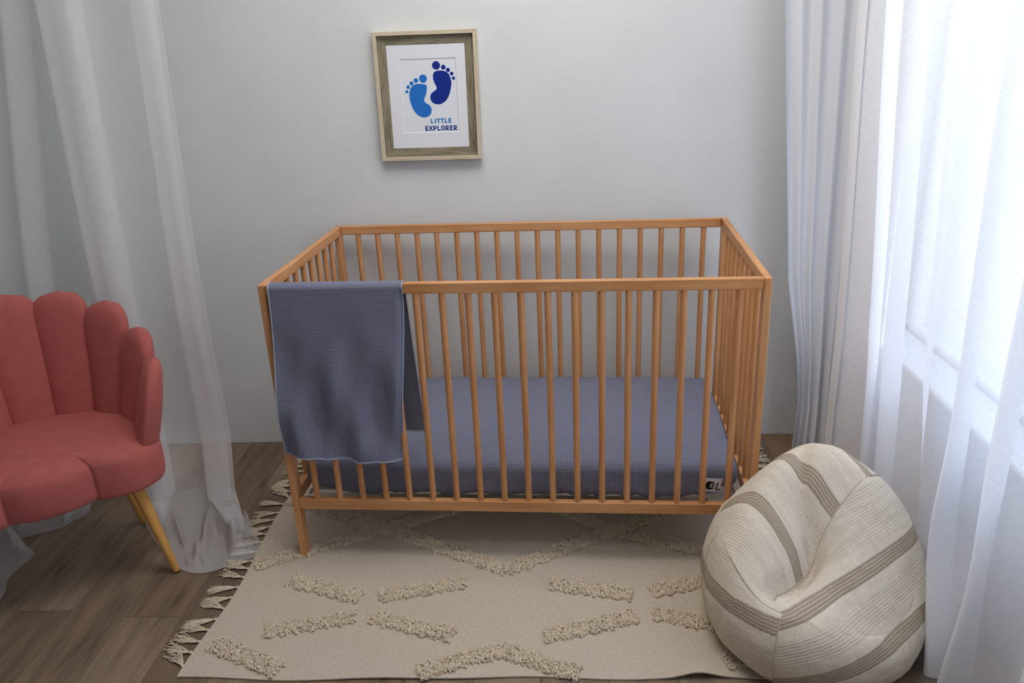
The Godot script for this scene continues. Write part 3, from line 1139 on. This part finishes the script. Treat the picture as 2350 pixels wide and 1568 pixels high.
func bag_point(th: float, t: float) -> Vector3:
	var r := lut(BAG_R, rad_to_deg(atan2(sin(th), cos(th))))
	var rim := 0.86
	var c := cos(th)
	var s := sin(th)
	if t < 0.5:
		var yr := bag_top(c * r * rim, s * r * rim) - 0.012
		var q := t / 0.5
		var p := Vector2(0.74, 0.0).bezier_interpolate(Vector2(1.05, -0.02), Vector2(1.10, 0.72), Vector2(rim, 1.0), q)
		var x := c * p.x * r
		var z := s * p.x * r
		var y := p.y * yr - bag_trench(x, z) * clampf((t - 0.42) / 0.08, 0.0, 1.0)
		var wr := 0.004 * bag_noise.get_noise_3d(x, y * 0.6, z) + 0.0012 * bag_noise2.get_noise_3d(x, y, z)
		return Vector3(x + c * wr, maxf(y, 0.0), z + s * wr)
	var q := (t - 0.5) / 0.5
	var x := c * rim * r * (1.0 - q)
	var z := s * rim * r * (1.0 - q)
	var y := bag_top(x, z) - 0.012 * exp(-q / 0.12) - bag_trench(x, z)
	y += 0.004 * bag_noise.get_noise_2d(x, z) + 0.0012 * bag_noise2.get_noise_2d(x, z)
	return Vector3(x, maxf(y, 0.0), z)

func bag_maps() -> Array:
	var w := 512
	var h := 1024
	var im := Image.create(w, h, false, Image.FORMAT_RGB8)
	var hm := Image.create(w, h, false, Image.FORMAT_RGB8)
	var f := noise(71, 0.09, 2)
	var big := noise(72, 0.01, 2)
	var cream := Color8(220, 209, 193)
	var pale := Color8(208, 197, 181)
	var taupe := Color8(162, 147, 130)
	for y in h:
		var s := fposmod(float(y) / h * 0.62, 0.155)   # metres across the stripes
		for x in w:
			var c := cream
			var up := 0.6
			if s < 0.037:
				var rib := fposmod(s, 0.0074) / 0.0074
				var thread := rib > 0.66
				c = cream.lerp(taupe, 0.3 + 0.25 * float((x / 4 + int(s / 0.0074)) % 2)) if thread else taupe
				up = 0.9 if thread else 0.45
			elif s > 0.066 and s < 0.126:
				var rib := sin(s * TAU / 0.0075) * 0.5 + 0.5
				c = pale.lerp(cream, 0.3 + 0.7 * rib)
				up = 0.35 + 0.65 * rib
			up += 0.1 * sin(x * TAU / 4.0) * sin(y * TAU / 5.0)
			var k := 0.03 * f.get_noise_2d(x, y * 1.5) + 0.03 * big.get_noise_2d(x * 0.4, y * 3.0)
			im.set_pixel(x, y, Color(c.r + k, c.g + k, c.b + k))
			hm.set_pixel(x, y, Color(up, up, up))
	var rng := RandomNumberGenerator.new()
	rng.seed = 4
	for i in 1100:
		var x := rng.randi() % w
		var y := rng.randi() % h
		var s := fposmod(float(y) / h * 0.62, 0.155)
		if s < 0.04:
			continue
		for q in rng.randi_range(2, 8):
			for yy in rng.randi_range(1, 2):
				var c := im.get_pixel((x + q) % w, (y + yy) % h)
				im.set_pixel((x + q) % w, (y + yy) % h, c.lerp(Color8(128, 96, 78), rng.randf_range(0.15, 0.5)))
	return [tex(im), tex(hm)]

func beanbag() -> void:
	var o := thing("bean_bag", "cream and taupe striped woven bean bag sagging in front of the right curtain", "bean bag", BAG)
	bag_noise = noise(33, 9.0, 2)
	bag_noise2 = noise(34, 30.0, 2)
	var maps := bag_maps()
	var bm := mat(Color(1, 1, 1), 0.95, maps[0])
	bm.uv1_scale = Vector3(1.0 / 0.31, 1.0 / 0.62, 1)
	bm.metallic_specular = 0.1
	bm.heightmap_enabled = true
	bm.heightmap_texture = maps[1]
	bm.heightmap_scale = 0.07
	var n := 300
	var m := 180
	var p := PackedVector3Array()
	var uv := PackedVector2Array()
	var th0 := deg_to_rad(121.0)
	for j in m + 1:
		for i in n + 1:
			p.append(bag_point(th0 + TAU * (i % n) / n, float(j) / m))
			uv.append(Vector2.ZERO)
	var all := MB.new()
	all.grid(p, uv, n + 1, m + 1, false, true)
	# cut into the sewn panels: 0 top, 1 left side, 2 right and back side
	for k in 3:
		var b := MB.new()
		b.v = all.v
		b.n = all.n
		var t := PackedVector2Array()
		for i in p.size():
			var q := p[i]
			var a := TAU * (i % (n + 1)) / n * 0.24
			match k:
				0:
					var s := 1.0825 * q.x - 0.8693 * q.z + 0.2954
					if s < 0.07:
						s = minf(0.14 - s, 0.150)
					t.append(Vector2(q.x * 0.63 + q.z * 0.78, s))
				1: t.append(Vector2(a, q.y - 0.4815 * q.x + 0.2703 * q.z - 0.1269))   # evened out below
				2:
					var y := q.y + (bag_trench(q.x, q.z) if i >= (n + 1) * m / 2 else 0.0)
					var s := y - 0.4190 * q.x - 0.3511 * q.z + 0.0136
					if s > 0.281:
						s = maxf(0.562 - s, 0.2)
					t.append(Vector2(a, s))
		if k == 1:
			# measured along the cloth from the upper band
			for i in n + 1:
				var j0 := roundi(m * lut([[0, 0.44], [19, 0.404], [34, 0.367], [49, 0.338], [62, 0.325], [90, 0.325]], 360.0 * i / n))
				var run := 0.0
				var at := PackedFloat32Array()
				for j in m + 1:
					if j > 0:
						run += p[j * (n + 1) + i].distance_to(p[(j - 1) * (n + 1) + i])
					at.append(run)
				for j in m + 1:
					t[j * (n + 1) + i].y = 0.1735 + (at[j] - at[j0]) * 0.95
		b.t = t
		for c in all.ix.size() / 6:
			var j := c / n
			var i := c % n
			var mid := (p[j * (n + 1) + i] + p[(j + 1) * (n + 1) + i + 1]) * 0.5
			var deg := 360.0 * (i + 0.5) / n
			var kind := 1 if deg < 89.0 else 2
			if j >= m / 2:
				kind = 2 if mid.x > -0.125 and mid.z > lut(BAG_SEAM, mid.x) else 0
			if kind == k:
				b.ix.append_array(all.ix.slice(c * 6, c * 6 + 6))
		part("top_panel" if k == 0 else "side_panel", b.done(), bm, o)
	# sewn seams
	var lines := []
	var l := []
	for i in 60:
		var x := lerpf(-0.125, 0.16, i / 59.0)
		var z: float = lut(BAG_SEAM, x)
		l.append(Vector3(x, bag_top(x, z) - bag_trench(x, z), z))
	lines.append(l)
	for a in [121.0, 183.0, 270.0, 349.0]:
		l = []
		for i in 40:
			l.append(bag_point(deg_to_rad(a), lerpf(0.04, 0.5, i / 39.0)))
		lines.append(l)
	l = []
	for i in 60:
		l.append(bag_point(deg_to_rad(lerpf(121.0, 300.0, i / 59.0)), 0.5))
	lines.append(l)
	var seam := mat(Color8(192, 180, 162), 0.95)
	for q: Array in lines:
		var r := PackedFloat32Array()
		r.resize(q.size())
		r.fill(0.0012)
		var b := MB.new()
		b.tube(PackedVector3Array(q), r, 6)
		part("seam", b.done(), seam, o)

# ---------------------------------------------------------------- curtains
# keyed folds: cols is a list of folds, each [u keys...]; each fold gives x and z at heights
func drape(o: Node3D, called: String, m: Material, folds: Array, ys: Array, rows: int, per: int, sd: int, floor_line := []) -> void:
	# folds[i][k] = Vector2(x, z) of fold point i at height ys[k]
	var f := noise(sd, 3.0, 2)
	var p := PackedVector3Array()
	var uv := PackedVector2Array()
	var cols := 0
	for j in rows + 1:
		var y: float = lerpf(ys[0], ys[-1], float(j) / rows)
		var line := []
		for q: Array in folds:
			var kx := []
			var kz := []
			for k in range(ys.size() - 1, -1, -1):
				kx.append([ys[k], q[k].x])
				kz.append([ys[k], q[k].y])
			line.append(Vector2(slut(kx, y), slut(kz, y)))
		var s := spline(line, per)
		cols = s.size()
		for i in cols:
			var d := f.get_noise_2d(float(i) / per * 0.12, y * 0.08) * 0.008
			p.append(Vector3(s[i].x + d, y, s[i].y - d))
			uv.append(Vector2(float(i) / per * 0.12, y))
	var nv := rows + 1
	if floor_line.size():
		var edge := []
		for q: Array in floor_line:
			edge.append(Vector2(q[0], q[1]))
		var ft := spline(edge, 12)
		var base := p.slice(rows * cols)
		var steps := 26
		for j in range(1, steps + 1):
			var s := float(j) / steps
			for i in cols:
				var at := float(i) / (cols - 1) * (ft.size() - 1)
				var k := mini(int(at), ft.size() - 2)
				var e: Vector2 = ft[k].lerp(ft[k + 1], at - k)
				var b0 := Vector2(base[i].x, base[i].z)
				var q := b0.lerp(e, s)
				var wr := maxf(0.0, f.get_noise_2d(float(i) / per * 0.16 + s * 0.25, s * 0.35 + 9.0)) * 0.09 * sin(PI * minf(1.0, s * 1.05))
				var y := lerpf(base[i].y, 0.004, smoothstep(0.0, 0.45, s)) + wr * smoothstep(0.05, 0.4, s)
				p.append(Vector3(q.x, maxf(y, 0.003), q.y))
				uv.append(Vector2(float(i) / per * 0.12, -s * b0.distance_to(e)))
		nv += steps
	var b := MB.new()
	b.grid(p, uv, cols, nv)
	part(called, b.done(), m, o)

func curtains() -> void:
	# far right: dull panel in the corner
	var c := thing("curtain", "thin white curtain panel hanging in the far right corner beside the crib", "curtain", Vector3.ZERO, 0.0)
	var ys := [2.42, 1.39, 0.6, 0.22, 0.012]
	var folds := []
	for q in [[0, 1.352, 0.120], [0, 1.375, 0.088], [0, 1.40, 0.108], [0, 1.43, 0.085], [0, 1.455, 0.105], [0, 1.485, 0.08], [0, 1.515, 0.105], [0, 1.545, 0.078], [0, 1.575, 0.105], [0, 1.60, 0.09], [0, 1.615, 0.15], [0, 1.59, 0.20], [0, 1.61, 0.27], [0, 1.585, 0.33], [0, 1.595, 0.42]]:
		var x: float = q[1]
		var z: float = q[2]
		var s := clampf(1.0 - (x - 1.352) / 0.22, 0.0, 1.0)
		folds.append([Vector2(x - 0.07 * s, z), Vector2(x, z), Vector2(x + 0.068 * s, z + 0.01), Vector2(x + 0.125 * s, z + 0.02), Vector2(x + 0.118 * s, z + 0.035)])
	drape(c, "cloth", M.voile_double, folds, ys, 70, 10, 5)
	# right: bright panel over the window
	var d := thing("curtain", "long white sheer curtain glowing in front of the window on the right", "curtain", Vector3.ZERO, 0.0)
	ys = [2.42, 1.39, 0.60, 0.30, 0.012]
	folds = []
	var crest := [[0.30, 0.318, 0.40, 0.41, 0.42], [0.40, 0.458, 0.598, 0.64, 0.66], [0.58, 0.65, 0.685, 0.72, 0.74], [0.75, 0.825, 0.908, 0.912, 0.93], [1.02, 1.05, 1.085, 1.075, 1.144], [1.24, 1.24, 1.23, 1.24, 1.20], [1.45, 1.45, 1.45, 1.45, 1.45], [1.66, 1.66, 1.66, 1.66, 1.66], [1.88, 1.88, 1.88, 1.88, 1.88], [2.1, 2.1, 2.1, 2.1, 2.1], [2.3, 2.3, 2.3, 2.3, 2.3]]
	for i in crest.size():
		var a := []
		var e := []
		for k in 5:
			var xc := 1.495 if i < 4 else 1.478
			var xt := 1.565
			if i == 3:   # pushed back by the bean bag
				xc += 0.04 * smoothstep(0.7, 0.2, ys[k])
				xt += 0.02 * smoothstep(0.7, 0.2, ys[k])
			var z: float = crest[i][k]
			var zn: float = crest[mini(i + 1, crest.size() - 1)][k]
			a.append(Vector2(xc, z))
			e.append(Vector2(xt, lerpf(z, zn, 0.42)))
		folds.append(a)
		if i < crest.size() - 1:
			folds.append(e)
	drape(d, "cloth", M.voile_thick, folds, ys, 70, 12, 8)
	# hem strip down its free edge
	var hem := []
	for k in 2:
		var a := []
		for q in 5:
			a.append(Vector2(1.480 + 0.016 * k, crest[0][q] + 0.020 * k - 0.006))
		hem.append(a)
	drape(d, "side_hem", M.side_hem, hem, ys, 40, 3, 8)
	# left: sheer that pools on the floor
	var l := thing("curtain", "sheer white curtain in the left corner pooling on the floor beside the rug", "curtain", Vector3.ZERO, 0.0)
	ys = [2.42, 1.47, 0.66, 0.25, 0.08]
	folds = []
	for q in [[-0.278, 0.432], [-0.315, 0.436], [-0.352, 0.428], [-0.352, 0.408], [-0.315, 0.398], [-0.290, 0.384], [-0.315, 0.366], [-0.38, 0.352], [-0.44, 0.356], [-0.488, 0.385], [-0.505, 0.424], [-0.545, 0.436], [-0.588, 0.424], [-0.582, 0.402], [-0.53, 0.394], [-0.50, 0.376], [-0.53, 0.352], [-0.60, 0.338], [-0.66, 0.335]]:
		var x: float = q[0]
		var z: float = q[1]
		folds.append([Vector2(x + 0.02, z), Vector2(x, z), Vector2(x - 0.03, z), Vector2(x - 0.02, z + 0.02), Vector2(x * 0.92 - 0.03, z + 0.085)])
	folds.reverse()
	drape(l, "cloth", M.voile, folds, ys, 60, 10, 12, [[-0.66, 0.40], [-0.602, 0.432], [-0.564, 0.529], [-0.479, 0.631], [-0.391, 0.725], [-0.346, 0.755], [-0.297, 0.769], [-0.253, 0.756], [-0.211, 0.723], [-0.174, 0.704], [-0.148, 0.672], [-0.174, 0.625], [-0.23, 0.54], [-0.27, 0.47]])
	var a := thing("curtain", "sheer white curtain at the far left behind the pink chair", "curtain", Vector3.ZERO, 0.0)
	folds = []
	for q in [[-0.602, 0.40], [-0.64, 0.37], [-0.69, 0.42], [-0.74, 0.36], [-0.79, 0.40], [-0.83, 0.36], [-0.88, 0.45], [-0.95, 0.44], [-0.98, 0.55], [-1.04, 0.56], [-1.05, 0.68], [-1.12, 0.72], [-1.10, 0.86], [-1.16, 0.94], [-1.12, 1.08], [-1.18, 1.2]]:
		var x: float = q[0]
		var z: float = q[1]
		var s := 1.0 - smoothstep(0.4, 1.0, z)
		folds.append([Vector2(x + 0.12 * s, z), Vector2(x, z), Vector2(x - 0.131 * s, z), Vector2(x - 0.16 * s, z + 0.03), Vector2(x - 0.16 * s, z + 0.06)])
	folds.reverse()
	drape(a, "cloth", M.voile, folds, ys, 60, 8, 14, [[-0.92, 1.2], [-0.86, 1.05], [-0.80, 0.94], [-0.795, 0.86], [-0.83, 0.78], [-0.82, 0.69], [-0.84, 0.66], [-0.93, 0.63], [-0.90, 0.59], [-0.825, 0.545], [-0.80, 0.50], [-0.78, 0.47]])
	# the rails the curtains hang from
	var rails := MB.new()
	rails.box(Vector3(1.52, TOP - 0.015, 1.25), Vector3(0.02, 0.03, 2.4), 0.003)
	struct("trim_1", rails.done(), M.white, "white curtain track on the ceiling along the window", "curtain track")
	rails = MB.new()
	rails.box(Vector3(-0.75, TOP - 0.015, 0.38), Vector3(1.1, 0.03, 0.02), 0.003)
	struct("trim_2", rails.done(), M.white, "white curtain track on the ceiling above the left sheers", "curtain track")
